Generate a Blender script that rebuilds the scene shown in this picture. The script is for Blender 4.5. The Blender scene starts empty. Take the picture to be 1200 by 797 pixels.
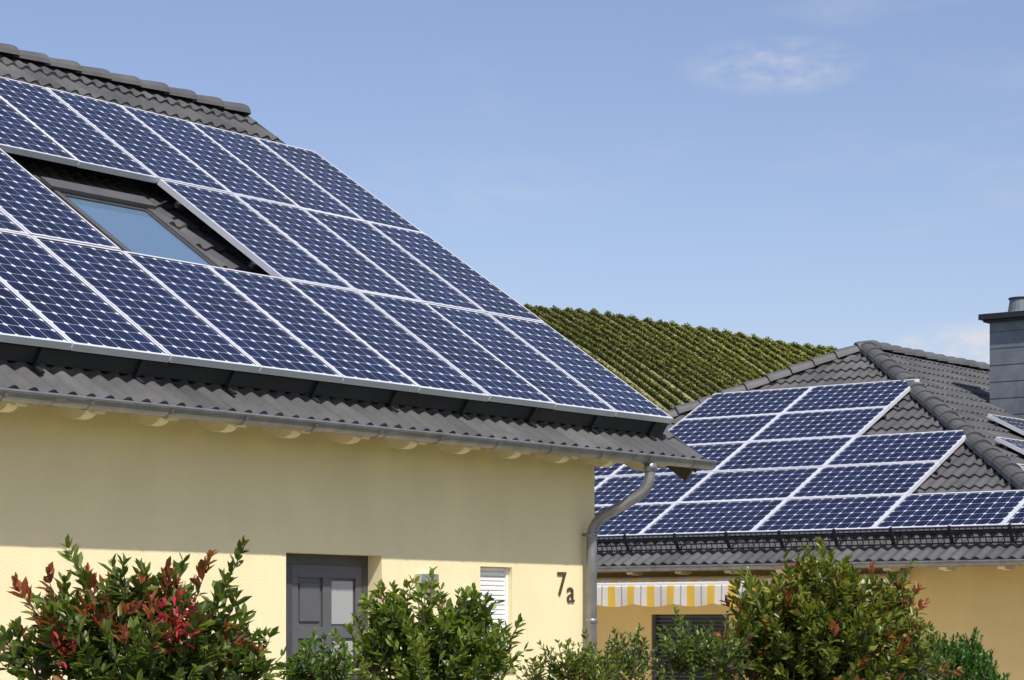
import bpy, bmesh, math, random
import numpy as np
from mathutils import Vector, Matrix
random.seed(4); rng=np.random.default_rng(7)
H=1.7
sc=bpy.context.scene
col=sc.collection
# ------------------------------------------------------------------ helpers
def mat_new(name):
    m=bpy.data.materials.new(name); m.use_nodes=True
    nt=m.node_tree; b=nt.nodes['Principled BSDF']
    return m,nt,b
def N(nt,t,**k):
    n=nt.nodes.new(t)
    for a,v in k.items(): setattr(n,a,v)
    return n
def simple_mat(name,c,rough=.6,metal=0.,var=.12,scale=6.,bump=0.,bscale=80.,dirt=None,dscale=1.5,spec=.5):
    m,nt,b=mat_new(name)
    tc=N(nt,'ShaderNodeTexCoord')
    no=N(nt,'ShaderNodeTexNoise'); no.inputs['Scale'].default_value=scale; no.inputs['Detail'].default_value=6
    nt.links.new(tc.outputs['Object'],no.inputs['Vector'])
    mr=N(nt,'ShaderNodeMapRange'); mr.inputs[1].default_value=.3; mr.inputs[2].default_value=.7
    mr.inputs[3].default_value=1-var; mr.inputs[4].default_value=1+var
    nt.links.new(no.outputs['Fac'],mr.inputs[0])
    mx=N(nt,'ShaderNodeVectorMath',operation='SCALE'); mx.inputs[0].default_value=c
    nt.links.new(mr.outputs[0],mx.inputs['Scale'])
    out=mx.outputs[0]
    if dirt:
        n2=N(nt,'ShaderNodeTexNoise'); n2.inputs['Scale'].default_value=dscale; n2.inputs['Detail'].default_value=8; n2.inputs['Roughness'].default_value=.65
        mp=N(nt,'ShaderNodeMapping'); mp.inputs['Scale'].default_value=(1.6,1.6,.5)
        nt.links.new(tc.outputs['Object'],mp.inputs[0]); nt.links.new(mp.outputs[0],n2.inputs['Vector'])
        r2=N(nt,'ShaderNodeMapRange'); r2.inputs[1].default_value=.45; r2.inputs[2].default_value=.8; r2.inputs[4].default_value=.55
        nt.links.new(n2.outputs['Fac'],r2.inputs[0])
        mm=N(nt,'ShaderNodeMix',data_type='RGBA'); nt.links.new(r2.outputs[0],mm.inputs['Factor'])
        nt.links.new(out,mm.inputs[6]); mm.inputs[7].default_value=(*dirt,1)
        out=mm.outputs[2]
    nt.links.new(out,b.inputs['Base Color'])
    b.inputs['Roughness'].default_value=rough; b.inputs['Metallic'].default_value=metal
    b.inputs['Specular IOR Level'].default_value=spec
    if bump:
        n3=N(nt,'ShaderNodeTexNoise'); n3.inputs['Scale'].default_value=bscale; n3.inputs['Detail'].default_value=4
        nt.links.new(tc.outputs['Object'],n3.inputs['Vector'])
        bp=N(nt,'ShaderNodeBump'); bp.inputs['Strength'].default_value=bump; bp.inputs['Distance'].default_value=.01
        nt.links.new(n3.outputs['Fac'],bp.inputs['Height']); nt.links.new(bp.outputs[0],b.inputs['Normal'])
    return m
def link(o,parent=None):
    col.objects.link(o)
    if parent: o.parent=parent
    return o
def mesh_obj(name,verts,faces,mat=None,parent=None,smooth=False):
    me=bpy.data.meshes.new(name)
    me.from_pydata([tuple(v) for v in verts],[],[tuple(f) for f in faces])
    if mat: 
        for m in (mat if isinstance(mat,list) else [mat]): me.materials.append(m)
    if smooth: me.polygons.foreach_set('use_smooth',[True]*len(me.polygons))
    me.update()
    return link(bpy.data.objects.new(name,me),parent)
def empty(name):
    o=bpy.data.objects.new(name,None); o.empty_display_size=.3
    return link(o)
class MB:
    """mesh builder"""
    def __init__(s): s.v=[];s.f=[];s.m=[]
    def add(s,v,f,mi=0):
        o=len(s.v); s.v+= [tuple(p) for p in v]; s.f+=[tuple(i+o for i in q) for q in f]; s.m+=[mi]*len(f)
    def box(s,x0,x1,y0,y1,z0,z1,mi=0,T=None):
        v=[(x,y,z) for z in (z0,z1) for y in (y0,y1) for x in (x0,x1)]
        if T: v=[T(*p) for p in v]
        s.add(v,[(0,2,3,1),(4,5,7,6),(0,1,5,4),(2,6,7,3),(0,4,6,2),(1,3,7,5)],mi)
    def prism(s,poly,t0,t1,T,mi=0):
        n=len(poly)
        v=[T(t0,*p) for p in poly]+[T(t1,*p) for p in poly]
        f=[tuple(range(n))[::-1],tuple(range(n,2*n))]+[(i,(i+1)%n,(i+1)%n+n,i+n) for i in range(n)]
        s.add(v,f,mi)
    def tube(s,path,r,sides=10,mi=0,cap=True):
        path=[Vector(p) for p in path]; rs=r if isinstance(r,(list,tuple)) else [r]*len(path)
        v=[];f=[]
        up=None
        for i,p in enumerate(path):
            d=(path[min(i+1,len(path)-1)]-path[max(i-1,0)]).normalized()
            if up is None: up=Vector((0,0,1)) if abs(d.z)<.9 else Vector((1,0,0))
            a=(up-d*up.dot(d)).normalized(); up=a; b=d.cross(a)
            for k in range(sides):
                t=2*math.pi*k/sides; v.append(p+(a*math.cos(t)+b*math.sin(t))*rs[i])
        for i in range(len(path)-1):
            for k in range(sides):
                k2=(k+1)%sides; f.append((i*sides+k,i*sides+k2,(i+1)*sides+k2,(i+1)*sides+k))
        if cap: f.append(tuple(range(sides))[::-1]); f.append(tuple(range((len(path)-1)*sides,len(path)*sides)))
        s.add(v,f,mi)
    def obj(s,name,mats,parent=None,smooth=False):
        o=mesh_obj(name,s.v,s.f,mats,parent,smooth)
        o.data.polygons.foreach_set('material_index',s.m)
        return o
def smooth_path(pts,rad=.1,n=6):
    pts=[Vector(p) for p in pts]; out=[pts[0]]
    for i in range(1,len(pts)-1):
        a=(pts[i-1]-pts[i]).normalized()*rad; b=(pts[i+1]-pts[i]).normalized()*rad
        for k in range(n+1):
            t=k/n; out.append(pts[i]+a*(1-t)**2+b*t**2)
    out.append(pts[-1]); return out
def bevel(o,w=.005):
    m=o.modifiers.new('bev','BEVEL'); m.width=w; m.segments=2; m.limit_method='ANGLE'

# ------------------------------------------------------------------ frames
PHI=math.atan(.9/1.33); cP,sP=math.cos(PHI),math.sin(PHI)
PX,PY,PZ=16.197,10.689,H+1.676
def R1(x,s,n): return (x, PY+s*cP-n*sP, PZ+s*sP+n*cP)
PSI=math.radians(27); cS,sS=math.cos(PSI),math.sin(PSI)
QX,QY,QZ=24.67,15.15,H+1.11
def R2(a,s,n): return (QX+s*cS-n*sS, QY-a, QZ+s*sS+n*cS)     # a runs to the right (-Y)
TN2=.12
EX=24.12; AY=16.86; HW=6.55; AX=EX+HW
def zt(X): return QZ-.135+math.tan(PSI)*(X-QX)
ez=zt(EX)
def R3(x,s,n): return (x, AY-HW+s*cS-n*sS, ez+s*sS+n*cS)

# ------------------------------------------------------------------ materials
def stucco_mat(name,c,d):
    m=simple_mat(name,c,.92,var=.03,scale=2.2,bump=.45,bscale=140,dirt=d,dscale=.7,spec=.15)
    nt=m.node_tree; L=nt.links; b=nt.nodes['Principled BSDF']
    src=b.inputs['Base Color'].links[0].from_socket
    tc=N(nt,'ShaderNodeTexCoord'); mp=N(nt,'ShaderNodeMapping'); mp.inputs['Scale'].default_value=(4,4,.6); L.new(tc.outputs['Object'],mp.inputs[0])
    no=N(nt,'ShaderNodeTexNoise'); no.inputs['Scale'].default_value=1.; no.inputs['Detail'].default_value=9; no.inputs['Roughness'].default_value=.7; L.new(mp.outputs[0],no.inputs['Vector'])
    mr=N(nt,'ShaderNodeMapRange'); mr.inputs[1].default_value=.35; mr.inputs[2].default_value=.75; mr.inputs[3].default_value=1.01; mr.inputs[4].default_value=.955
    L.new(no.outputs['Fac'],mr.inputs[0]); v=N(nt,'ShaderNodeVectorMath',operation='SCALE'); L.new(src,v.inputs[0]); L.new(mr.outputs[0],v.inputs['Scale']); L.new(v.outputs[0],b.inputs['Base Color'])
    return m
stucco=stucco_mat('stucco_cream',(.87,.76,.47),(.79,.67,.39))
stucco2=stucco_mat('stucco_orange',(.87,.66,.30),(.76,.54,.22))
cream=simple_mat('rafter_paint',(.78,.70,.50),.6,var=.08,scale=8)
soffit=simple_mat('soffit_boards',(.5,.42,.28),.7,var=.15,scale=5)
zinc=simple_mat('zinc',(.29,.29,.30),.42,metal=.6,var=.18,scale=9,dirt=(.17,.17,.165),dscale=5)
darkmetal=simple_mat('dark_metal',(.03,.03,.033),.5,metal=.3,var=.2)
alu=simple_mat('aluminium_frame',(.70,.71,.75),.4,metal=.25,var=.05)
backsheet=simple_mat('backsheet',(.2,.2,.21),.7)
slate=simple_mat('chimney_slate',(.15,.17,.195),.55,var=.2,scale=5,bump=.2,bscale=30,dirt=(.22,.23,.25),dscale=3)
greyframe=simple_mat('anthracite_frame',(.06,.06,.064),.45,var=.08)
doorgrey=simple_mat('door_grey',(.10,.10,.108),.45,var=.06)
white=simple_mat('white_pvc',(.8,.8,.8),.4,var=.03)
steel=simple_mat('brushed_steel',(.5,.5,.5),.3,metal=.8,var=.1)
numdark=simple_mat('number_metal',(.13,.09,.055),.4,metal=.5)
underlay=simple_mat('underlay',(.03,.03,.03),.9)

def tile_mat():
    m,nt,b=mat_new('concrete_roof_tile')
    uv=N(nt,'ShaderNodeUVMap'); fl=N(nt,'ShaderNodeVectorMath',operation='FLOOR'); nt.links.new(uv.outputs[0],fl.inputs[0])
    wn=N(nt,'ShaderNodeTexWhiteNoise',noise_dimensions='2D'); nt.links.new(fl.outputs[0],wn.inputs['Vector'])
    mr=N(nt,'ShaderNodeMapRange'); mr.inputs[3].default_value=.82; mr.inputs[4].default_value=1.2; nt.links.new(wn.outputs['Value'],mr.inputs[0])
    tc=N(nt,'ShaderNodeTexCoord'); no=N(nt,'ShaderNodeTexNoise'); no.inputs['Scale'].default_value=2.3; no.inputs['Detail'].default_value=8; no.inputs['Roughness'].default_value=.7
    nt.links.new(tc.outputs['Object'],no.inputs['Vector'])
    cr=N(nt,'ShaderNodeValToRGB'); cr.color_ramp.elements[0].position=.3; cr.color_ramp.elements[0].color=(.052,.052,.052,1)
    cr.color_ramp.elements[1].position=.72; cr.color_ramp.elements[1].color=(.105,.103,.102,1)
    nt.links.new(no.outputs['Fac'],cr.inputs[0])
    mx=N(nt,'ShaderNodeVectorMath',operation='SCALE'); nt.links.new(cr.outputs[0],mx.inputs[0]); nt.links.new(mr.outputs[0],mx.inputs['Scale'])
    nt.links.new(mx.outputs[0],b.inputs['Base Color']); b.inputs['Roughness'].default_value=.58
    n3=N(nt,'ShaderNodeTexNoise'); n3.inputs['Scale'].default_value=120; nt.links.new(tc.outputs['Object'],n3.inputs['Vector'])
    bp=N(nt,'ShaderNodeBump'); bp.inputs['Strength'].default_value=.3; bp.inputs['Distance'].default_value=.005
    nt.links.new(n3.outputs['Fac'],bp.inputs['Height']); nt.links.new(bp.outputs[0],b.inputs['Normal'])
    return m
tile=tile_mat()

def pv_mat(name='monocrystalline_pv_glass',half=.489,cutv=.84,c0=(.002,.0035,.015),c1=(.006,.010,.042)):
    m,nt,b=mat_new(name)
    L=nt.links
    def M(op,a,c=None,**k):
        n=N(nt,'ShaderNodeMath',operation=op)
        for i,x in enumerate((a,c)):
            if x is None: continue
            if hasattr(x,'links'): L.new(x,n.inputs[i])
            else: n.inputs[i].default_value=x
        return n.outputs[0]
    uv=N(nt,'ShaderNodeUVMap'); sp=N(nt,'ShaderNodeSeparateXYZ'); L.new(uv.outputs[0],sp.inputs[0])
    u,v=sp.outputs[0],sp.outputs[1]
    dx=M('ABSOLUTE',M('SUBTRACT',M('FRACT',u),.5)); dy=M('ABSOLUTE',M('SUBTRACT',M('FRACT',v),.5))
    sq=M('LESS_THAN',M('MAXIMUM',dx,dy),half)
    cut=M('LESS_THAN',M('ADD',dx,dy),cutv)
    cell=M('MULTIPLY',sq,cut)
    bus=M('LESS_THAN',M('ABSOLUTE',M('SUBTRACT',dx,.22)),.012)
    fl=N(nt,'ShaderNodeVectorMath',operation='FLOOR'); L.new(uv.outputs[0],fl.inputs[0])
    oi=N(nt,'ShaderNodeTexWhiteNoise',noise_dimensions='2D'); L.new(fl.outputs[0],oi.inputs['Vector'])
    tc=N(nt,'ShaderNodeTexCoord'); no=N(nt,'ShaderNodeTexNoise'); no.inputs['Scale'].default_value=.9; no.inputs['Detail'].default_value=3
    L.new(tc.outputs['Object'],no.inputs['Vector'])
    val=M('ADD',M('MULTIPLY',oi.outputs['Value'],.6),M('MULTIPLY',no.outputs['Fac'],1.0))
    cr=N(nt,'ShaderNodeValToRGB'); cr.color_ramp.elements[0].position=.35; cr.color_ramp.elements[0].color=(*c0,1)
    cr.color_ramp.elements[1].position=1.; cr.color_ramp.elements[1].color=(*c1,1); L.new(val,cr.inputs[0])
    mb=N(nt,'ShaderNodeMix',data_type='RGBA'); L.new(M('MULTIPLY',bus,.25),mb.inputs['Factor']); L.new(cr.outputs[0],mb.inputs[6]); mb.inputs[7].default_value=(.3,.33,.4,1)
    mc=N(nt,'ShaderNodeMix',data_type='RGBA'); L.new(cell,mc.inputs['Factor']); mc.inputs[6].default_value=(.62,.65,.72,1); L.new(mb.outputs[2],mc.inputs[7])
    L.new(mc.outputs[2],b.inputs['Base Color']); b.inputs['Roughness'].default_value=.1; b.inputs['IOR'].default_value=1.32
    return m
pv=pv_mat()

def glass_mat(name,c,r=.04,ior=1.6):
    m,nt,b=mat_new(name); b.inputs['Base Color'].default_value=(*c,1); b.inputs['Roughness'].default_value=r; b.inputs['IOR'].default_value=ior
    tc=N(nt,'ShaderNodeTexCoord'); no=N(nt,'ShaderNodeTexNoise'); no.inputs['Scale'].default_value=1.2; L=nt.links
    L.new(tc.outputs['Object'],no.inputs['Vector']); bp=N(nt,'ShaderNodeBump'); bp.inputs['Strength'].default_value=.05; bp.inputs['Distance'].default_value=.02
    L.new(no.outputs['Fac'],bp.inputs['Height']); L.new(bp.outputs[0],b.inputs['Normal'])
    return m
skyglass=glass_mat('roof_window_glass',(.11,.18,.27),.05,2.3)
winglass=glass_mat('window_glass',(.04,.05,.05),.04)
curtain=glass_mat('curtained_glass',(.34,.35,.35),.15)

def leaf_mat(name,transl=.3,rough=.38):
    m,nt,b=mat_new(name); L=nt.links
    at=N(nt,'ShaderNodeAttribute',attribute_name='tint'); L.new(at.outputs['Color'],b.inputs['Base Color'])
    b.inputs['Roughness'].default_value=rough
    tr=N(nt,'ShaderNodeBsdfTranslucent'); sc2=N(nt,'ShaderNodeVectorMath',operation='MULTIPLY'); L.new(at.outputs['Color'],sc2.inputs[0]); sc2.inputs[1].default_value=(1.7,2.0,.8)
    L.new(sc2.outputs[0],tr.inputs['Color'])
    mx=N(nt,'ShaderNodeMixShader'); mx.inputs[0].default_value=transl
    L.new(b.outputs[0],mx.inputs[1]); L.new(tr.outputs[0],mx.inputs[2]); L.new(mx.outputs[0],nt.nodes['Material Output'].inputs['Surface'])
    return m
leafm=leaf_mat('leaf'); bark=simple_mat('bark',(.10,.07,.045),.8,var=.3,scale=20)

# ------------------------------------------------------------------ tiles
def profile(a,per=.15):
    t=(a/per)%1.0
    return .030*np.where(t<.62,np.sin(np.pi*np.clip(t,0,.62)/.62)**.8,0.)-.004*np.where(t>=.62,np.sin(np.pi*(t-.62)/.38),0)
def tiles(name,T,a0,a1,s0,s1,n0,parent,clips=(),per=.15,course=.34,samples=8):
    na=int(round((a1-a0)/per*samples))+1
    A=np.linspace(a0,a1,na); p=profile(A,per)
    rows=[(s0,-.028)]; k=0
    s=s0
    while s<s1-1e-4:
        rows.append((s,.026)); s=min(s+course,s1); rows.append((s,0.))
    V=[];uv=[]
    tid=np.floor(A/.3).astype(int); tid-=tid.min()
    for ri,(s,dn) in enumerate(rows):
        if ri%2==1 or ri==0: tj=rng.normal(0,.0025,tid.max()+1); ts_=rng.normal(0,.0035,tid.max()+1)
        jitter=tj[tid] if ri%2 else tj[tid]*0
        for i,a in enumerate(A): V.append(T(float(a),s+(float(ts_[tid[i]]) if ri%2 else 0.),n0+dn+float(p[i]+jitter[i]))); uv.append((a/.3,(s-s0)/course-(.02 if dn==0 else -.02)))
    F=[]
    for r in range(len(rows)-1):
        for i in range(na-1):
            o=r*na+i; F.append((o,o+1,o+na+1,o+na))
    me=bpy.data.meshes.new(name); me.from_pydata(V,[],F); me.materials.append(tile)
    ul=me.uv_layers.new(name='UVMap'); li=np.empty(len(me.loops),dtype=np.int32); me.loops.foreach_get('vertex_index',li)
    ul.data.foreach_set('uv',np.array(uv,dtype=np.float32)[li].ravel())
    if clips:
        bm=bmesh.new(); bm.from_mesh(me)
        for co,no in clips:
            bmesh.ops.bisect_plane(bm,geom=bm.verts[:]+bm.edges[:]+bm.faces[:],plane_co=co,plane_no=no,clear_outer=True)
        bm.to_mesh(me); bm.free()
    return link(bpy.data.objects.new(name,me),parent)
def ridge_caps(name,p0,p1,parent,r=.11,step=.36):
    p0=Vector(p0);p1=Vector(p1); d=(p1-p0); Ln=d.length; d.normalize(); side=d.cross(Vector((0,0,1))).normalized(); up=side.cross(d)
    mb=MB(); n=int(Ln/step)+1
    for i in range(n):
        jz=up*random.gauss(0,.004)+side*random.gauss(0,.004)
        a=p0+d*(i*step)+jz; b=p0+d*min((i+1)*step+.05,Ln+.05)+jz
        r0=r*1.14; r1=r*.95; v=[];K=8
        for (q,rr,dz) in ((a,r0*.9,.0),(a,r0,.012),(a+d*.05,r0,.012),(b,r1,0)):
            for k in range(K+1):
                t=math.pi*k/K; v.append(q+side*math.cos(t)*rr+up*(math.sin(t)*rr*.85+dz))
        f=[(j*(K+1)+k,j*(K+1)+k+1,(j+1)*(K+1)+k+1,(j+1)*(K+1)+k) for j in range(3) for k in range(K)]
        f.append(tuple(range(K+1)))
        mb.add(v,f)
    return mb.obj(name,[tile],parent)

# ------------------------------------------------------------------ solar panels
def pv_array(name,T,cells,pa,ps,na,ns,n0=0.,rails=True,tile_n=-.15,b=.021):
    V=[];F=[];MI=[];UV=[]
    def quad(pts,mi,uv=((0,0),)*4):
        o=len(V); V.extend(T(*p) for p in pts); F.append((o,o+1,o+2,o+3)); MI.append(mi); UV.extend(uv)
    th=.042; kk=0
    for (a,s) in cells:
        jn=random.gauss(0,.0018); g=.005
        A0,A1,S0,S1=a+g,a+pa-g,s+g,s+ps-g
        n1=n0+.004+jn; nb=n0-th+jn; ng=n0+jn
        i0,i1,j0,j1=A0+b,A1-b,S0+b,S1-b
        mg=.09; kk+=1; o1=20*kk; o2=20*(kk%7)
        t1,t2,t3,t4=[random.gauss(0,.0012) for _ in range(4)]
        quad([(i0,j0,ng+t1),(i1,j0,ng+t2),(i1,j1,ng+t3),(i0,j1,ng+t1+t3-t2)],0,((o1-mg,o2-mg),(o1+na+mg,o2-mg),(o1+na+mg,o2+ns+mg),(o1-mg,o2+ns+mg)))
        for q in ([(A0,S0),(A1,S0),(i1,j0),(i0,j0)],[(A1,S0),(A1,S1),(i1,j1),(i1,j0)],[(A1,S1),(A0,S1),(i0,j1),(i1,j1)],[(A0,S1),(A0,S0),(i0,j0),(i0,j1)]):
            quad([(x,y,n1+.002) for x,y in q],1)
        for (x0,y0),(x1,y1) in (((A0,S0),(A1,S0)),((A1,S0),(A1,S1)),((A1,S1),(A0,S1)),((A0,S1),(A0,S0))):
            quad([(x0,y0,nb),(x1,y1,nb),(x1,y1,n1+.002),(x0,y0,n1+.002)],1)
        quad([(A0,S0,nb),(A0,S1,nb),(A1,S1,nb),(A1,S0,nb)],2)
    me=bpy.data.meshes.new('panels'); me.from_pydata(V,[],F)
    for m in (pv,alu,backsheet): me.materials.append(m)
    me.polygons.foreach_set('material_index',MI); ul=me.uv_layers.new(name='UVMap'); ul.data.foreach_set('uv',np.array(UV,dtype=np.float32).ravel())
    root=empty(name); link(bpy.data.objects.new('panels',me),root)
    mb=MB(); rows={}
    for a,s in cells: rows.setdefault(round(s,3),[]).append(a)
    for s,al in rows.items():
        al=sorted(al); runs=[]; st=al[0]; pr=al[0]
        for a in al[1:]:
            if a-pr>pa*1.2: runs.append((st,pr+pa)); st=a
            pr=a
        runs.append((st,pr+pa))
        for (x0,x1) in runs:
            for q in (.2,.8):
                sr=s+ps*q
                mb.box(x0-.03,x1+.03,sr-.02,sr+.02,n0-th-.045,n0-th-.003,0,T)
                x=x0+.3
                while x<x1:
                    mb.box(x-.02,x+.02,sr-.03,sr+.0,tile_n+.02,n0-th-.047,0,T); x+=.9
    mb.obj('mounting_rails',[darkmetal],root)
    return root

# ================================================================== HOUSE 1
h1=empty('yellow_house')
VX=PX+.2; LX=3.5; SE=-.30; SR=6.05; TN=-.215
tiles('roof_tiles',R1,LX,VX,SE,SR,TN,h1)
ry=R1(0,SR,TN)[1]; rz=R1(0,SR,TN)[2]
def R1b(x,s,n):
    p=R1(x,s,n); return (p[0],2*ry-p[1],p[2])
mb=MB()
mb.add([R1b(LX,SE,TN),R1b(VX,SE,TN),R1b(VX,SR,TN),R1b(LX,SR,TN)],[(0,1,2,3)]); mb.obj('rear_roof',[tile],h1)
mb=MB(); mb.box(LX,VX-.02,SE+.02,SR-.03,TN-.06,TN-.032,0,R1); mb.obj('roof_deck',[underlay],h1)
ridge_caps('ridge_tiles',(VX+.02,ry,rz+.0),(LX,ry,rz+.0),h1,r=.11)
mb=MB(); mb.box(VX-.03,VX+.0,SE+.02,SR-.02,TN-.2,TN-.062,0,R1); mb.box(VX-.03,VX,SE+.02,SR-.02,TN-.2,TN-.062,0,R1b)
s=SE
while s<SR-.05:
    mb.box(VX+.002,VX+.022,s,s+.33,TN-.1,TN+.045+.0,1,R1); s+=.34
mb.obj('verge_board',[greyframe,tile],h1)
mb=MB(); x=LX+.2
while x<PX:
    mb.box(x-.016,x+.016,-.06,.03,TN+.03,TN+.045,0,R1); mb.box(x-.016,x+.016,.01,.03,TN+.045,-.05,0,R1); x+=.82
mb.box(LX+.2,PX,.03,.045,TN+.05,-.06,0,R1)  # dark strip standing in for the shade under the array's lower edge
mb.obj('roof_hooks_and_gap_shade',[darkmetal],h1)
WY=11.02; CX=15.53; WT=R1(0,.264,-.2)[2]-.05
def wall_grid(name,u0,u1,z0,z1,openings,T,depth,mats,parent):
    us=sorted({u0,u1,*[o[0] for o in openings],*[o[1] for o in openings]}); zs=sorted({z0,z1,*[o[2] for o in openings],*[o[3] for o in openings]})
    mb=MB()
    for i in range(len(us)-1):
        for j in range(len(zs)-1):
            cu=(us[i]+us[i+1])/2; cz=(zs[j]+zs[j+1])/2
            if any(o[0]<cu<o[1] and o[2]<cz<o[3] for o in openings): continue
            mb.add([T(us[i],0,zs[j]),T(us[i+1],0,zs[j]),T(us[i+1],0,zs[j+1]),T(us[i],0,zs[j+1])],[(0,1,2,3)])
    for a,b,c,d in openings:
        for p,q in (((a,c),(a,d)),((a,d),(b,d)),((b,d),(b,c)),((b,c),(a,c))):
            mb.add([T(p[0],0,p[1]),T(q[0],0,q[1]),T(q[0],depth,q[1]),T(p[0],depth,p[1])],[(0,1,2,3)])
    return mb.obj(name,mats,parent)
DX0,DX1,DZ=11.87,12.88,H+.485
SX0,SX1,SZ0,SZ1=14.03,14.43,H-.33,H+.43
T1=lambda u,d,z:(u,WY+d,z)
wall_grid('front_wall',LX+.8,CX,0,WT,[(DX0,DX1,.12,DZ),(SX0,SX1,SZ0,SZ1)],T1,.22,[stucco],h1)
BY=2*ry-WY
mb=MB()
for X in (LX+.8,CX): mb.add([(X,WY,0),(X,BY,0),(X,BY,WT),(X,ry,rz-.25),(X,WY,WT)],[(0,1,2,3,4)])
mb.add([(LX+.8,BY,0),(CX,BY,0),(CX,BY,WT),(LX+.8,BY,WT)],[(0,1,2,3)])
mb.obj('side_and_rear_walls',[stucco],h1)
# rafters
poly=[(SE+.03,TN-.065),(1.1,TN-.065),(1.1,TN-.235),(.09,TN-.235)]
for k in range(0,9):
    t=k/8; ang=math.pi/2*t
    poly.append((.045-.25*math.sin(ang), TN-.258+ .145*(1-math.cos(ang))))
poly.append((SE+.03,TN-.095))
mb=MB(); x=15.95
while x>LX:
    mb.prism(poly,x-.045,x+.045,lambda t,s,n:R1(t,s,n)); mb.prism(poly,x-.045,x+.045,lambda t,s,n:R1b(t,s,n)); x-=.615
mb.obj('rafter_tails',[cream],h1)
mb=MB(); mb.box(CX,VX-.04,.3,SR-.1,TN-.09,TN-.0635,0,R1); mb.box(LX,VX-.04,SE+.06,1.,TN-.075,TN-.0635,0,R1)
mb.obj('soffit',[soffit],h1)
def gutter(name,c0,c1,outdir,r,parent,step=.7):
    c0=Vector(c0);c1=Vector(c1);d=(c1-c0).normalized();o=Vector(outdir);up=Vector((0,0,1)); mb=MB(); K=10
    v=[];prof=[]
    for k in range(K+1):
        t=math.pi*k/K; prof.append(o*(-math.cos(t))*-1*r*1.0+up*(-math.sin(t)*r))
    for c in (c0,c1):
        for p in prof: v.append(c+p)
        for p in prof: v.append(c+p*.94)
    n=K+1
    f=[(k,k+1,2*n+k+1,2*n+k) for k in range(K)]+[(n+k+1,n+k,3*n+k,3*n+k+1) for k in range(K)]
    f+=[tuple(range(n)),tuple(range(2*n,3*n))[::-1]]
    mb.add(v,f)
    mb.tube([c0+o*r,c1+o*r],.011,8)
    L=(c1-c0).length; x=.2
    while x<L:
        q=c0+d*x; pts=[q+(o*math.cos(t)+up*-math.sin(t))*(r+.004) for t in [math.pi*k/8 for k in range(9)]]
        w=d*.014; vv=[]
        for p in pts: vv+= [p-w,p+w]
        mb.add(vv,[(2*i,2*i+1,2*i+3,2*i+2) for i in range(8)]); x+=step
    x=2.9
    while x<L-1:      # soldered joint sleeves
        q=c0+d*x; pts=[q+(o*math.cos(t)+up*-math.sin(t))*(r+.0025) for t in [math.pi*k/8 for k in range(9)]]
        w=d*.05; vv=[]
        for p in pts: vv+= [p-w,p+w]
        mb.add(vv,[(2*i,2*i+1,2*i+3,2*i+2) for i in range(8)]); x+=3.
    return mb.obj(name,[zinc],parent,smooth=False)
ey,ezz=R1(0,SE,TN)[1:]
GZ=ezz+.005; GY=ey-.035
gutter('gutter',(LX-.05,GY,GZ),(VX+.09,GY,GZ),(0,-1,0),.062,h1,step=.66)
mb=MB(); px,py=15.60,GY
mb.tube(smooth_path([(px,py,GZ-.06),(px,py,H+1.07),(15.37,WY-.085,H+.80),(15.37,WY-.085,0.05)],.13,8),.043,14)
for z in (H+.69,H+.0,H-.9): mb.tube([(15.37,WY-.085,z),(15.37,WY-.085,z+.035)],.049,14)
mb.tube([(px,py,GZ-.12),(px,py,GZ-.055)],.05,14)
for z in (H+.7,H-.6): mb.box(15.36,15.38,WY-.05,WY,z,z+.02)
mb.obj('downspout',[zinc],h1,smooth=True)
# door
mb=MB(); y0=WY+.13
mb.box(DX0,DX1,y0,y0+.07,DZ-.075,DZ,0)
mb.box(DX0,DX0+.06,y0,y0+.07,.12,DZ-.075,0); mb.box(DX1-.06,DX1,y0,y0+.07,.12,DZ-.075,0)
mb.box(DX0+.06,DX0+.14,y0+.02,y0+.06,.12,DZ-.075,3)
mb.box(DX0+.14,DX0+.2,y0-.005,y0+.07,.12,DZ-.075,0)
a,b=DX0+.2,DX1-.06; zt_=DZ-.075
mb.box(a,b,y0+.025,y0+.065,.12,zt_,1)
mb.box(a,a+.07,y0+.005,y0+.025,.12,zt_,1); mb.box(b-.07,b,y0+.005,y0+.025,.12,zt_,1)
mb.box(a+.07,b-.07,y0+.005,y0+.025,zt_-.09,zt_,1)
m=(a+b)/2; mb.box(m-.045,m+.045,y0+.005,y0+.025,.12,zt_-.09,1)
for z in (zt_-.52,zt_-.98,.3): mb.box(a+.07,m-.045,y0+.006,y0+.025,z,z+.08,1); mb.box(m+.045,b-.07,y0+.006,y0+.025,z,z+.08,1)
mb.box(m+.06,b-.085,y0+.018,y0+.024,zt_-.42,zt_-.11,2); mb.box(m+.06,b-.085,y0+.018,y0+.024,zt_-.88,zt_-.54,2)
mb.box(a+.095,m-.07,y0+.012,y0+.024,zt_-.4,zt_-.13,1); mb.box(a+.095,m-.07,y0+.012,y0+.024,zt_-.86,zt_-.56,1)
mb.tube([(b-.04,y0-.04,1.0),(b-.04,y0-.04,1.35)],.012,8,3)
mb.box(b-.05,b-.03,y0-.04,y0+.005,1.03,1.05,3); mb.box(b-.05,b-.03,y0-.04,y0+.005,1.3,1.32,3)
o=mb.obj('front_door',[greyframe,doorgrey,curtain,winglass],h1); bevel(o,.004)
mb=MB(); mb.box(DX0-.15,DX1+.15,WY-.9,WY+.2,0.01,.118); mb.obj('door_step',[simple_mat('step_stone',(.3,.29,.27),.8,bump=.2)],h1)
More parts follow.
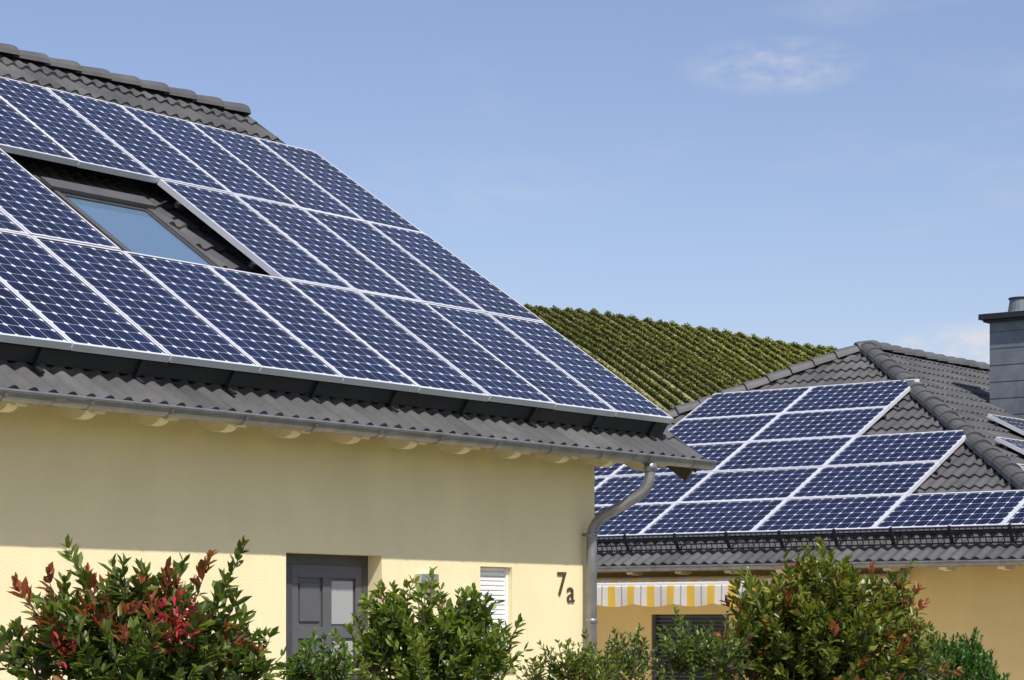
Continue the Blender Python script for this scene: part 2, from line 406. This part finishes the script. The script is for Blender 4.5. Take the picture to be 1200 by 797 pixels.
# small window + roller shutter
mb=MB(); yw=WY+.07
mb.box(SX0,SX0+.025,yw-.03,yw+.06,SZ0,SZ1,0); mb.box(SX1-.025,SX1,yw-.03,yw+.06,SZ0,SZ1,0)
z=SZ1
while z>SZ0+.24:
    z0=z-.037
    mb.prism([(yw-.008,z),(yw-.016,z-.01),(yw-.016,z-.028),(yw-.006,z0+.002),(yw+.01,z0+.002),(yw+.01,z)],SX0+.025,SX1-.025,lambda t,y,zz:(t,y,zz),0); z=z0
mb.box(SX0+.025,SX1-.025,yw+.03,yw+.07,SZ0,SZ0+.05,0); mb.box(SX0+.025,SX0+.07,yw+.03,yw+.07,SZ0,SZ1,0); mb.box(SX1-.07,SX1-.025,yw+.03,yw+.07,SZ0,SZ1,0)
mb.box(SX0+.05,SX1-.05,yw+.05,yw+.06,SZ0+.04,SZ1,1)
mb.box(SX0-.02,SX1+.02,WY-.03,WY+.1,SZ0-.03,SZ0-.001,0)
mb.obj('shuttered_window',[white,winglass],h1)
mb=MB(); mb.box(13.25,13.45,WY-.07,WY-.002,H+.29,H+.36,0); mb.box(13.27,13.43,WY-.06,WY-.01,H+.27,H+.289,1)
o=mb.obj('wall_lamp',[steel,white],h1); bevel(o,.006)
# house number
cu=bpy.data.curves.new('num','FONT'); cu.body='7'; cu.size=.27; cu.extrude=.004
to=bpy.data.objects.new('num',cu); col.objects.link(to)
cu2=bpy.data.curves.new('num2','FONT'); cu2.body='a'; cu2.size=.26; cu2.extrude=.004
to2=bpy.data.objects.new('num2',cu2); col.objects.link(to2); bpy.context.view_layer.update()
dg=bpy.context.evaluated_depsgraph_get()
for t_,loc in ((to,(15.00,WY-.008,H+.22)),(to2,(15.135,WY-.008,H+.165))):
    me=bpy.data.meshes.new_from_object(t_.evaluated_get(dg)); me.materials.append(numdark)
    n_=link(bpy.data.objects.new('house_number',me),h1); n_.rotation_euler=(math.pi/2,0,0); n_.location=loc
bpy.data.objects.remove(to); bpy.data.objects.remove(to2)
# roof window
mb=MB(); a0,a1,s0,s1=11.60,12.58,1.74,2.86
def ring(a0,a1,s0,s1,w,n0,n1,mi):
    mb.box(a0,a1,s0,s0+w,n0,n1,mi,R1); mb.box(a0,a1,s1-w,s1,n0,n1,mi,R1); mb.box(a0,a0+w,s0+w,s1-w,n0,n1,mi,R1); mb.box(a1-w,a1,s0+w,s1-w,n0,n1,mi,R1)
ring(a0-.13,a1+.13,s0-.16,s1+.12,.13,TN+.025,TN+.045,0)
ring(a0,a1,s0,s1,.045,TN+.0,TN+.11,0)
ring(a0+.047,a1-.047,s0+.047,s1-.047,.035,TN+.05,TN+.10,1)
mb.box(a0+.075,a1-.075,s0+.075,s1-.075,TN+.075,TN+.088,2,R1)
mb.box(a0-.03,a1+.03,s1-.05,s1+.1,TN+.111,TN+.14,0,R1)
o=mb.obj('roof_window',[simple_mat('flashing_grey',(.12,.113,.105),.45,metal=.3),greyframe,skyglass],h1)

cells=[]; pw=.82; pl=1.606
for i in range(1,15):
    X=PX-pw*i
    if X<LX+.2: break
    cells.append((X,0)); cells.append((X,2*pl))
    if not (i in (5,6)): cells.append((X,pl))
pv_array('solar_panel_array',R1,cells,pw,pl,6,12,tile_n=TN)

# ================================================================== HOUSE 2
h2=empty('yellow_house.001')
Tf=lambda a,s,n:(EX+s*cS-n*sS, AY-a, ez+s*sS+n*cS)
TT=HW/cS
tiles('roof_tiles',Tf,-HW,HW,0,TT,0,h2,clips=[((AX,AY,0),(1,1,0)),((AX,AY,0),(1,-1,0))],per=.15)
EXB=45.; RXB=EXB-HW
tiles('roof_tiles',R3,EX,EXB,0,TT,0,h2,clips=[((AX,AY,0),(-1,1,0)),((RXB,AY,0),(1,1,0))],per=.15,samples=6)
mb=MB(); zr=ez+HW*math.tan(PSI)
mb.add([(EX,AY+HW,ez),(EXB,AY+HW,ez),(RXB,AY,zr),(AX,AY,zr)],[(0,1,2,3)]); mb.add([(EXB,AY-HW,ez),(EXB,AY+HW,ez),(RXB,AY,zr)],[(0,1,2)])
mb.obj('rear_roof',[tile],h2)
mb=MB(); d=.05; mb.add([(EX+.02,AY-HW+.02,ez-d),(EX+.02,AY+HW-.02,ez-d),(AX,AY,zr-d)],[(0,1,2)]); mb.add([(EX+.02,AY-HW+.02,ez-d),(EXB,AY-HW+.02,ez-d),(RXB,AY,zr-d),(AX,AY,zr-d)],[(0,1,2,3)]); mb.obj('roof_deck',[underlay],h2)
A=(AX,AY,zr+.01)
ridge_caps('hip_tiles',(EX,AY-HW,ez+.01),A,h2,r=.13); ridge_caps('hip_tiles',(EX,AY+HW,ez+.01),A,h2,r=.13)
ridge_caps('ridge_tiles',(RXB,AY,zr+.01),A,h2,r=.13)
WX=24.72; wy0,wy1=AY-HW+.6,AY+HW-.6; wt=ez+.2
T2=lambda u,d,z:(WX+d,-u,z)
OW=(-16.66,-15.5,H-1.1,H+.107)
wall_grid('front_wall',-wy1,-wy0,0,wt,[OW],T2,.2,[stucco2],h2)
mb=MB(); mb.add([(WX,wy0,0),(EXB-.6,wy0,0),(EXB-.6,wy0,wt),(WX,wy0,wt)],[(0,1,2,3)]); mb.add([(WX,wy1,0),(EXB-.6,wy1,0),(EXB-.6,wy1,wt),(WX,wy1,wt)],[(0,1,2,3)]); mb.add([(EXB-.6,wy0,0),(EXB-.6,wy1,0),(EXB-.6,wy1,wt),(EXB-.6,wy0,wt)],[(0,1,2,3)])
mb.obj('other_walls',[stucco2],h2)
mb=MB()
mb.box(WX+.08,WX+.12,15.5,16.66,H-1.1,H+.107,1)
z=H+.1
while z>H-.9:
    mb.box(WX+.045,WX+.075,15.55,16.61,z-.035,z-.012,0); z-=.05
mb.box(WX+.02,WX+.08,15.5,15.55,H-1.1,H+.107,2); mb.box(WX+.02,WX+.08,16.61,16.66,H-1.1,H+.107,2)
mb.obj('window_with_blind',[greyframe,winglass,greyframe],h2)
poly2=[(.03,-.055),(1.,-.055),(1.,-.19),(.3,-.19),(.24,-.215),(.17,-.2),(.11,-.16),(.03,-.12)]
mb=MB(); a=-HW+.3
while a<HW:
    mb.prism(poly2,a-.045,a+.045,lambda t,s,n:Tf(t,s,n)); a+=.72
mb.obj('rafter_tails',[cream],h2)
gutter('gutter',(EX-.03,AY+HW,ez),(EX-.03,AY-HW-.05,ez),(-1,0,0),.062,h2)
gutter('gutter',(EX-.1,AY-HW-.03,ez),(EXB,AY-HW-.03,ez),(0,-1,0),.062,h2)
# snow guard
mb=MB(); s=.38
for n in (.05,.12,.19,.25): mb.tube([Tf(-HW+.5,s,n),Tf(HW-.5,s,n)],.009,6)
a=-HW+.5
while a<HW-.5: mb.tube([Tf(a,s,.04),Tf(a,s,.26)],.006,5); a+=.075
a=-HW+.6
while a<HW-.5: mb.box(a-.015,a+.015,s-.02,s+.25,.03,.05,0,Tf); mb.box(a-.015,a+.015,s-.005,s+.015,.05,.27,0,Tf); a+=.75
mb.obj('snow_guard',[darkmetal],h2)
# chimney
mb=MB(); cx,cy=31.1,15.08; w=.72
mb.box(cx,cx+w,cy-w,cy,H+2.4,H+4.37,0); mb.box(cx-.12,cx+w+.12,cy-w-.12,cy+.12,H+4.37,H+4.45,1)
mb.box(cx-.07,cx+w+.07,cy-w-.07,cy+.07,H+4.335,H+4.368,1)
mb.tube([(cx+w/2,cy-w/2+.03,H+4.44),(cx+w/2,cy-w/2+.03,H+4.50),(cx+w/2,cy-w/2+.03,H+4.68)],[.26,.2,.17],20,0)
mb.tube([(cx+w/2,cy-w/2+.03,H+4.68),(cx+w/2,cy-w/2+.03,H+4.70)],.19,20,1)
for k in range(1,7): mb.box(cx-.004,cx+w+.004,cy-w-.004,cy+.004,H+2.75+k*.24,H+2.755+k*.24,1)
mb.obj('chimney',[slate,darkmetal],h2)
pa,ps=1.67,.99
cells=[]
rowsmap={-4:2,-3:3,-2:5,-1:5,0:3,1:1,2:1}
for k,nr in rowsmap.items():
    for r in range(nr): cells.append((k*pa,r*ps))
pv_array('solar_panel_array.001',R2,cells,pa,ps,10,6,tile_n=-TN2,b=.028)
sB=lambda Y:(Y-(AY-HW))/cS
cells=[]
for Ytop,xs in ((14.30,29.3),(13.41,27.7),(12.52,26.4)):
    for k in range(4): cells.append((xs+k*pa,sB(Ytop)-ps))
pv_array('solar_panel_array.002',R3,cells,pa,ps,10,6,n0=.13,tile_n=0.,b=.028)

def stripe_mat():
    m,nt,b=mat_new('striped_fabric'); L=nt.links
    tc=N(nt,'ShaderNodeTexCoord'); sp=N(nt,'ShaderNodeSeparateXYZ'); L.new(tc.outputs['Object'],sp.inputs[0])
    mu=N(nt,'ShaderNodeMath',operation='MULTIPLY'); mu.inputs[1].default_value=3.4; L.new(sp.outputs[1],mu.inputs[0])
    fr=N(nt,'ShaderNodeMath',operation='FRACT'); L.new(mu.outputs[0],fr.inputs[0])
    cr=N(nt,'ShaderNodeValToRGB'); cr.color_ramp.interpolation='CONSTANT'
    e=cr.color_ramp.elements; e[0].position=0; e[0].color=(.95,.66,.10,1); e[1].position=.95; e[1].color=(.95,.66,.10,1)
    for p,c in ((.32,(.92,.92,.9,1)),(.58,(.5,.5,.54,1)),(.65,(.92,.92,.9,1))):
        q=e.new(p); q.color=c
    L.new(fr.outputs[0],cr.inputs[0]); L.new(cr.outputs[0],b.inputs['Base Color']); b.inputs['Roughness'].default_value=.85
    tr=N(nt,'ShaderNodeBsdfTranslucent'); L.new(cr.outputs[0],tr.inputs['Color']); mx=N(nt,'ShaderNodeMixShader'); mx.inputs[0].default_value=.4
    L.new(b.outputs[0],mx.inputs[1]); L.new(tr.outputs[0],mx.inputs[2]); L.new(mx.outputs[0],nt.nodes['Material Output'].inputs['Surface'])
    return m
stripe=stripe_mat()
def awning(name,yA,yB):
    root=empty(name); mb=MB(); x1=WX-.004
    mb.box(x1-.14,x1,yA,yB,H+.49,H+.58,0)
    mb.box(x1-.66,x1-.60,yA,yB,H+.44,H+.50,0)
    y=yA+.1
    while y<yB: mb.box(x1-.05,x1-.002,y-.03,y+.03,H+.57,H+.62,0); mb.box(x1-.60,x1-.14,y-.02,y+.02,H+.465,H+.485,0); y+=1.4
    o=mb.obj('cassette',[white],root); bevel(o,.012)
    V=[];F=[];n=int((yB-yA)/.02); 
    for i in range(n+1):
        y=yA+(yB-yA)*i/n; wv=.012*math.sin(y*11)
        zb=H+.235-.035*abs(math.sin(y*math.pi*1.7))
        V+= [(x1-.14,y,H+.55),(x1-.60,y,H+.515),(x1-.67,y,H+.45),(x1-.67+wv,y,zb)]
    for i in range(n):
        for k in range(3): o=i*4+k; F.append((o,o+4,o+5,o+1))
    mesh_obj('fabric',V,F,stripe,root)
    return root
awning('striped_awning',14.7,18.2); awning('striped_awning.001',13.0,14.0)

# ================================================================== GROUND + HILL
def ground_mat():
    m,nt,b=mat_new('lawn'); L=nt.links; tc=N(nt,'ShaderNodeTexCoord'); no=N(nt,'ShaderNodeTexNoise'); no.inputs['Scale'].default_value=.6; no.inputs['Detail'].default_value=10
    L.new(tc.outputs['Object'],no.inputs['Vector']); cr=N(nt,'ShaderNodeValToRGB'); cr.color_ramp.elements[0].color=(.03,.055,.012,1); cr.color_ramp.elements[1].color=(.10,.13,.035,1)
    cr.color_ramp.elements[0].position=.3; cr.color_ramp.elements[1].position=.75
    L.new(no.outputs['Fac'],cr.inputs[0]); L.new(cr.outputs[0],b.inputs['Base Color']); b.inputs['Roughness'].default_value=.9; return m
lawn=ground_mat()
mesh_obj('ground',[(-3000,-3000,0),(3000,-3000,0),(3000,3000,0),(-3000,3000,0)],[(0,1,2,3)],lawn)
bounce_paving_mat=simple_mat('bounce_paving_mat',(.48,.42,.33),.85,var=.1,scale=4,bump=.2,bscale=20)  # light warm tone, picked for the light it bounces
mb=MB(); mb.box(3.,17.2,8.6,WY-.002,-.05,.006); mb.obj('bounce_paving',[bounce_paving_mat])  # unseen slab added to bounce warm light up under the eave
mb=MB(); mb.box(19.,WX-.002,8.6,24.,-.05,.006); mb.obj('bounce_paving.001',[bounce_paving_mat])  # same added bounce slab, before the second house
D=np.array([.7947,.607]); Rr=np.array([.607,-.7947])
def W2(u,w): return (w*D[0]+u*Rr[0], w*D[1]+u*Rr[1])
K=1.3; WC=420*K
cu_=np.array([-200,-100,2.3,15,27,40,49,61,75,100,160,260]); cz_=np.array([60,63,57.6,56.5,54.7,52.7,50.9,49.6,46,38,15,3.])
def hz(u,w):
    u=np.asarray(u); w=np.asarray(w)
    c=np.interp(u/K,cu_,cz_)*K
    d=WC-w
    z=c-.36*d+.8*np.sin(u*.07+w*.05)*np.clip(d/40,0,1)
    z=np.where(d<0,c-.25*(-d),z)
    return np.maximum(z,-2)
us=np.arange(-260,330,4.); ws=np.arange(282,762,4.)
U,Wg=np.meshgrid(us,ws); Z=hz(U,Wg); Xg=Wg*D[0]+U*Rr[0]; Yg=Wg*D[1]+U*Rr[1]
V=np.stack([Xg.ravel(),Yg.ravel(),Z.ravel()-.15],1); nu=len(us)
F=[(r*nu+i,r*nu+i+1,(r+1)*nu+i+1,(r+1)*nu+i) for r in range(len(ws)-1) for i in range(nu-1)]
hillm=simple_mat('hill_soil',(.23,.22,.09),.95,var=.3,scale=.15)
mesh_obj('vineyard_hill',V.tolist(),F,hillm,smooth=True)
def leafy(name,V,F,C,mat,parent=None):
    me=bpy.data.meshes.new(name); nf=len(F)
    me.vertices.add(len(V)); me.vertices.foreach_set('co',np.asarray(V,dtype=np.float32).ravel())
    me.loops.add(nf*4); me.loops.foreach_set('vertex_index',np.asarray(F,dtype=np.int32).ravel())
    me.polygons.add(nf); me.polygons.foreach_set('loop_start',np.arange(nf,dtype=np.int32)*4)
    me.update(calc_edges=True)
    at=me.attributes.new('tint','FLOAT_COLOR','FACE'); cc=np.ones((nf,4),dtype=np.float32); cc[:,:3]=C; at.data.foreach_set('color',cc.ravel())
    me.materials.append(mat)
    return link(bpy.data.objects.new(name,me),parent)
def vines():
    Vs=[];Cs=[]; SP=3.1; SL=.40
    def row_u(c,w,ri): return c+(WC-w)*SL+1.8*np.sin(w*.028)+.25*math.sin(ri*1.7)
    for ri,c in enumerate(np.arange(-50,150,SP)):
        n=3300
        w=rng.uniform(430,WC+3,n)
        keep=np.sin(w*2.6+ri)+rng.normal(0,.5,n)>-1.15; w=w[keep]; n=len(w)
        u=row_u(c,w,ri); z=hz(u,w)
        h=.1+rng.random(n)**.75*1.15*(1+.12*np.sin(w*.9+ri*2)); a=rng.normal(0,.16,n)
        X=w*D[0]+(u+a)*Rr[0]; Y=w*D[1]+(u+a)*Rr[1]
        P=np.stack([X,Y,z+h],1)
        t1=rng.normal(size=(n,3)); t1/=np.linalg.norm(t1,axis=1)[:,None]; t2=np.cross(t1,rng.normal(size=(n,3))); t2/=np.linalg.norm(t2,axis=1)[:,None]
        S=rng.uniform(.10,.22,n)[:,None]
        Vs.append(np.stack([P-t1*S-t2*S,P+t1*S-t2*S*.7,P+t1*S*.8+t2*S,P-t1*S*.9+t2*S*.8],1).reshape(-1,3))
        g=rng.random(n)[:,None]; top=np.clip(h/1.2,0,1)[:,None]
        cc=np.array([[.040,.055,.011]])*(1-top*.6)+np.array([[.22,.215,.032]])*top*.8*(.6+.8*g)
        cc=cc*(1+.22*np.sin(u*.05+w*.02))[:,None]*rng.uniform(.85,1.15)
        Cs.append(cc)
    V=np.concatenate(Vs); C=np.concatenate(Cs); F=np.arange(len(V)).reshape(-1,4)
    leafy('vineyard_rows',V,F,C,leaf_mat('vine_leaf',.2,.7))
    Vs=[];Fs=[];off=0
    for ri,c in enumerate(np.arange(-50,150,SP)):
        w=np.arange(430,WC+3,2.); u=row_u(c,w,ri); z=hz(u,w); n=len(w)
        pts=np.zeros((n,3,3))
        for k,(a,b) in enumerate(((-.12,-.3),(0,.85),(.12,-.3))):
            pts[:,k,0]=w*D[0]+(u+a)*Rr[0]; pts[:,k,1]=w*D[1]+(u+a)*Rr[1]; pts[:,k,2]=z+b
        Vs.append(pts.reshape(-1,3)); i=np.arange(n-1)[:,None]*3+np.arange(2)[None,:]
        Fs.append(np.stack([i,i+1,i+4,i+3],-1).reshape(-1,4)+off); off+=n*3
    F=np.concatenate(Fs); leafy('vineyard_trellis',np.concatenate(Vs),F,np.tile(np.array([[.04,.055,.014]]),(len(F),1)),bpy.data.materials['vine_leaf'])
vines()

# ================================================================== SHRUBS
def shrub(name,lobes,w0,leaf=.075,shoots=90,green=(.045,.075,.018),light=(.10,.15,.035),red=0.,depth=1.0,aspect=.38,seed=1,inner=.5,spacing=.028,flowers=None,upright=0.):
    r=np.random.default_rng(seed); root=empty(name)
    base=[];dirs=[];cols=[];sizes=[]; tw=MB()
    tot=sum(l[2]**2 for l in lobes)
    gx=np.mean([l[0] for l in lobes]); gX,gY=W2(gx,w0)
    for (u,z,R) in lobes:
        cX,cY=W2(u,w0+ (r.random()-.5)*.3*R); C=np.array([cX,cY,z])
        tw.tube([(gX+r.normal()*.08,gY+r.normal()*.08,0),((gX+cX)/2,(gY+cY)/2,z*.5),(cX,cY,z)],[.022,.016,.008],6)
        for i in range(int(shoots*R*R/tot*1.0)+6):
            d=r.normal(size=3); d/=np.linalg.norm(d)
            if d[2]<-.35: d[2]*=-1
            long=1.3 if r.random()<.1 and d[2]>.3 else 1.
            e=C+d*np.array([R,R*depth,R])*(.75+.38*r.random()**1.5)*long+np.array([0,0,R*(.2+upright)*r.random()*long])
            st=C+d*R*.15; st[2]-=R*.25
            if upright: st=e-np.array([d[0]*.05,d[1]*.05,.16+.1*r.random()])
            n=max(4,int(np.linalg.norm(e-st)/spacing)); ax=(e-st)/np.linalg.norm(e-st)
            bend=np.array([0,0,1.])*np.linalg.norm(e-st)*.22
            P=[st+(e-st)*t+bend*(t*t-t) for t in np.linspace(0,1,n)]
            tw.tube([P[0],P[n//2],P[-1]],[.005,.004,.002],4,cap=False)
            isred=r.random()<red; tone=r.random()
            for j,p in enumerate(P):
                t=j/(n-1)
                if t<.25: continue
                for q in range(2 if t<.9 else 4):
                    a=r.random()*2*np.pi
                    s1=np.cross(ax,[0.3,.2,1]); s1/=np.linalg.norm(s1); s2=np.cross(ax,s1)
                    spread=.95 if t<.85 else .6
                    dd=ax*(1-spread*.55)+ (s1*np.cos(a)+s2*np.sin(a))*spread+np.array([0,0,.25+upright*2]); dd/=np.linalg.norm(dd)
                    base.append(p);dirs.append(dd);sizes.append(leaf*(.6+.55*r.random())*(1 if t<.93 else .75))
                    mixf=np.clip((t-.55)*1.6,0,1)*.75*tone+.3*r.random()
                    c=np.array(green)*(1-mixf)+np.array(light)*mixf
                    if isred and t>.84: c=np.array((.27,.045,.035))*(.5+.8*r.random())+c*.3
                    elif r.random()<.04: c=np.array((.20,.15,.03))
                    cols.append(c*(.75+.5*r.random()))
    if flowers:
        for (u,z,R,num) in flowers:
            cX,cY=W2(u,w0-.3)
            for i in range(num):
                d=r.normal(size=3); p=np.array([cX,cY,z])+d*R*np.array([.55,.55,.8]); dd=d/np.linalg.norm(d)*.5+np.array([0,0,.35])+r.normal(size=3)*.4; dd/=np.linalg.norm(dd)
                base.append(p);dirs.append(dd);sizes.append(leaf*.5*(.5+.7*r.random())); cols.append(np.array((.42,.03,.05))*(.4+1.*r.random()))
    B=np.array(base);Dn=np.array(dirs);S=np.array(sizes)[:,None];Cc=np.array(cols); n=len(B)
    rv=r.normal(size=(n,3))*.55+np.array([0,0,1.]); sd=np.cross(Dn,rv); sd/=np.linalg.norm(sd,axis=1)[:,None]; up=np.cross(sd,Dn)
    wd=S*aspect*.5*r.uniform(.8,1.2,(n,1)); fold=.22; droop=-.12*r.uniform(-.3,2.2,(n,1))
    pts=[B, B+Dn*S*.3+sd*wd*.85+up*wd*fold*1.5, B+Dn*S*.68+sd*wd*.9+up*(wd*fold*1.5+S*droop*.4), B+Dn*S+up*S*droop, B+Dn*S*.68-sd*wd*.9+up*(wd*fold*1.5+S*droop*.4), B+Dn*S*.3-sd*wd*.85+up*wd*fold*1.5]
    V=np.stack(pts,1).reshape(-1,3); o=np.arange(n)[:,None]*6
    F=np.stack([np.concatenate([o+0,o+3,o+2,o+1],1),np.concatenate([o+0,o+5,o+4,o+3],1)],1).reshape(-1,4)
    leafy('foliage',V,F,np.repeat(Cc,2,axis=0),leafm,root)
    tw.obj('branches',[bark],root)
    return root
shrub('photinia_shrub',[(-1.93,1.57,.27),(-1.71,1.72,.22),(-1.41,1.55,.28),(-1.17,1.48,.18),(-2.12,1.48,.22),(-1.65,1.36,.52),(-1.6,.8,.6)],10.5,leaf=.09,shoots=350,red=.33,light=(.20,.24,.05),green=(.065,.10,.02),seed=3,flowers=[(-1.43,1.72,.07,80),(-1.48,1.66,.05,30),(-1.96,1.60,.04,25)])
shrub('laurel_shrub',[(-.47,1.61,.30),(-.66,1.72,.19),(-.27,1.68,.19),(-.13,1.5,.22),(-.78,1.47,.22),(-.45,1.2,.5),(-.45,.6,.45)],13,leaf=.075,shoots=390,light=(.25,.32,.045),green=(.08,.12,.02),seed=5)
shrub('boxwood_shrub',[(-.99,1.44,.17),(-1.08,1.38,.12),(-.9,1.40,.12),(-.99,.9,.3)],12,leaf=.04,shoots=210,light=(.18,.28,.05),green=(.06,.12,.02),aspect=.5,seed=6,spacing=.016)
shrub('garden_shrub',[(.34,1.40,.18),(.18,1.32,.16),(.5,1.32,.18),(.35,.8,.35)],14,leaf=.055,shoots=190,light=(.26,.30,.04),green=(.08,.12,.02),seed=8)
shrub('garden_shrub.001',[(.76,1.40,.22),(1.09,1.44,.23),(1.35,1.45,.22),(.55,1.34,.2),(.95,.8,.5)],15.2,leaf=.055,shoots=380,light=(.19,.26,.04),green=(.06,.10,.018),seed=9)
shrub('photinia_shrub.001',[(2.1,1.72,.40),(1.75,1.62,.32),(2.5,1.66,.33),(2.1,1.35,.6),(2.74,1.42,.26),(2.0,1.97,.14),(1.6,1.37,.3),(2.1,.7,.6)],16,leaf=.09,shoots=580,red=.2,light=(.27,.28,.045),green=(.08,.11,.02),seed=11)
shrub('thuja_hedge',[(3.66,1.22,.26),(3.86,1.27,.24),(3.5,1.15,.24),(4.0,1.1,.2),(3.75,.8,.4),(3.75,.4,.4)],20,leaf=.05,shoots=1300,light=(.10,.24,.035),green=(.035,.10,.018),aspect=.42,seed=12,spacing=.02,upright=.25)

# ================================================================== LIGHT / SKY / CAMERA
sh=Vector((-.45,-.893)).normalized(); el=math.radians(53.9)
ts=Vector((sh.x*math.cos(el),sh.y*math.cos(el),math.sin(el)))
ld=bpy.data.lights.new('sun','SUN'); ld.energy=5.0; ld.angle=math.radians(.53); ld.color=(1,.95,.87)
lo=bpy.data.objects.new('sun',ld); link(lo); lo.rotation_euler=ts.to_track_quat('Z','Y').to_euler(); lo.location=(0,0,30)
w=bpy.data.worlds.new('World'); sc.world=w; w.use_nodes=True; nt=w.node_tree; L=nt.links
bg=nt.nodes['Background']; sky=N(nt,'ShaderNodeTexSky',sky_type='NISHITA'); sky.sun_disc=False; sky.sun_elevation=el; sky.sun_rotation=math.atan2(sh.x,sh.y)%(2*math.pi)
sky.air_density=1.; sky.dust_density=1.2; sky.ozone_density=1.8; sky.altitude=200
gr=N(nt,'ShaderNodeVectorMath',operation='MULTIPLY'); L.new(sky.outputs[0],gr.inputs[0]); gr.inputs[1].default_value=(1.10,1.0,1.07)
tc=N(nt,'ShaderNodeTexCoord'); mp=N(nt,'ShaderNodeMapping'); mp.inputs['Scale'].default_value=(5,5,16); L.new(tc.outputs['Generated'],mp.inputs[0])
no=N(nt,'ShaderNodeTexNoise'); no.inputs['Scale'].default_value=1.6; no.inputs['Detail'].default_value=9; no.inputs['Roughness'].default_value=.55; L.new(mp.outputs[0],no.inputs['Vector'])
mr=N(nt,'ShaderNodeMapRange',interpolation_type='SMOOTHSTEP'); mr.inputs[1].default_value=.54; mr.inputs[2].default_value=.9; mr.inputs[4].default_value=.28; L.new(no.outputs['Fac'],mr.inputs[0])
fac=mr.outputs[0]
n2=N(nt,'ShaderNodeTexNoise'); n2.inputs['Scale'].default_value=46; n2.inputs['Detail'].default_value=9; n2.inputs['Roughness'].default_value=.6
mp2=N(nt,'ShaderNodeMapping'); mp2.inputs['Scale'].default_value=(1,1,2.4); mp2.inputs['Location'].default_value=(.37,.1,.2); L.new(tc.outputs['Generated'],mp2.inputs[0]); L.new(mp2.outputs[0],n2.inputs['Vector'])
nr=N(nt,'ShaderNodeMapRange',interpolation_type='SMOOTHSTEP'); nr.inputs[1].default_value=.3; nr.inputs[2].default_value=.75; L.new(n2.outputs['Fac'],nr.inputs[0])
for (a,e,ra,re,op) in ((.1122,.2375,.026,.008,.45),(.196,.115,.030,.009,.8),(-.01,.185,.05,.012,.10)):
    dv=Vector((D[0]+Rr[0]*a,D[1]+Rr[1]*a,e)).normalized(); hv=Vector((-dv.y,dv.x,0)).normalized(); vv=dv.cross(hv).normalized()
    def dotn(v,sc_):
        q=N(nt,'ShaderNodeVectorMath',operation='DOT_PRODUCT'); L.new(tc.outputs['Generated'],q.inputs[0]); q.inputs[1].default_value=tuple(v/sc_)
        p=N(nt,'ShaderNodeMath',operation='POWER'); p.inputs[1].default_value=2.; ab=N(nt,'ShaderNodeMath',operation='ABSOLUTE'); L.new(q.outputs['Value'],ab.inputs[0]); L.new(ab.outputs[0],p.inputs[0]); return p.outputs[0]
    s1=N(nt,'ShaderNodeMath',operation='ADD'); L.new(dotn(hv,ra),s1.inputs[0]); L.new(dotn(vv,re),s1.inputs[1])
    fr=N(nt,'ShaderNodeVectorMath',operation='DOT_PRODUCT'); L.new(tc.outputs['Generated'],fr.inputs[0]); fr.inputs[1].default_value=tuple(dv)
    gt=N(nt,'ShaderNodeMath',operation='GREATER_THAN'); L.new(fr.outputs['Value'],gt.inputs[0]); gt.inputs[1].default_value=0
    m1=N(nt,'ShaderNodeMapRange',interpolation_type='SMOOTHSTEP'); m1.inputs[1].default_value=3.0; m1.inputs[2].default_value=0.; m1.inputs[3].default_value=0; m1.inputs[4].default_value=op; L.new(s1.outputs[0],m1.inputs[0])
    a1=N(nt,'ShaderNodeMath',operation='MULTIPLY'); L.new(m1.outputs[0],a1.inputs[0]); L.new(gt.outputs[0],a1.inputs[1])
    a2=N(nt,'ShaderNodeMath',operation='MULTIPLY'); L.new(a1.outputs[0],a2.inputs[0]); L.new(nr.outputs[0],a2.inputs[1])
    a3=N(nt,'ShaderNodeMath',operation='MAXIMUM'); L.new(fac,a3.inputs[0]); L.new(a2.outputs[0],a3.inputs[1]); fac=a3.outputs[0]
mx=N(nt,'ShaderNodeMix',data_type='RGBA'); L.new(fac,mx.inputs['Factor']); L.new(gr.outputs[0],mx.inputs[6]); mx.inputs[7].default_value=(6.2,5.9,5.9,1)
L.new(mx.outputs[2],bg.inputs['Color']); bg.inputs['Strength'].default_value=.13
cam=bpy.data.cameras.new('camera'); co=bpy.data.objects.new('camera',cam); link(co); co.location=(0,0,H)
co.rotation_euler=(math.pi/2,0,-math.atan2(.7947,.607)); cam.sensor_width=36; cam.lens=82.5; cam.shift_y=331.5/1200; cam.clip_end=8000; cam.clip_start=.1
sc.camera=co
sc.view_settings.view_transform='Standard'; sc.view_settings.look='None'; sc.view_settings.exposure=0
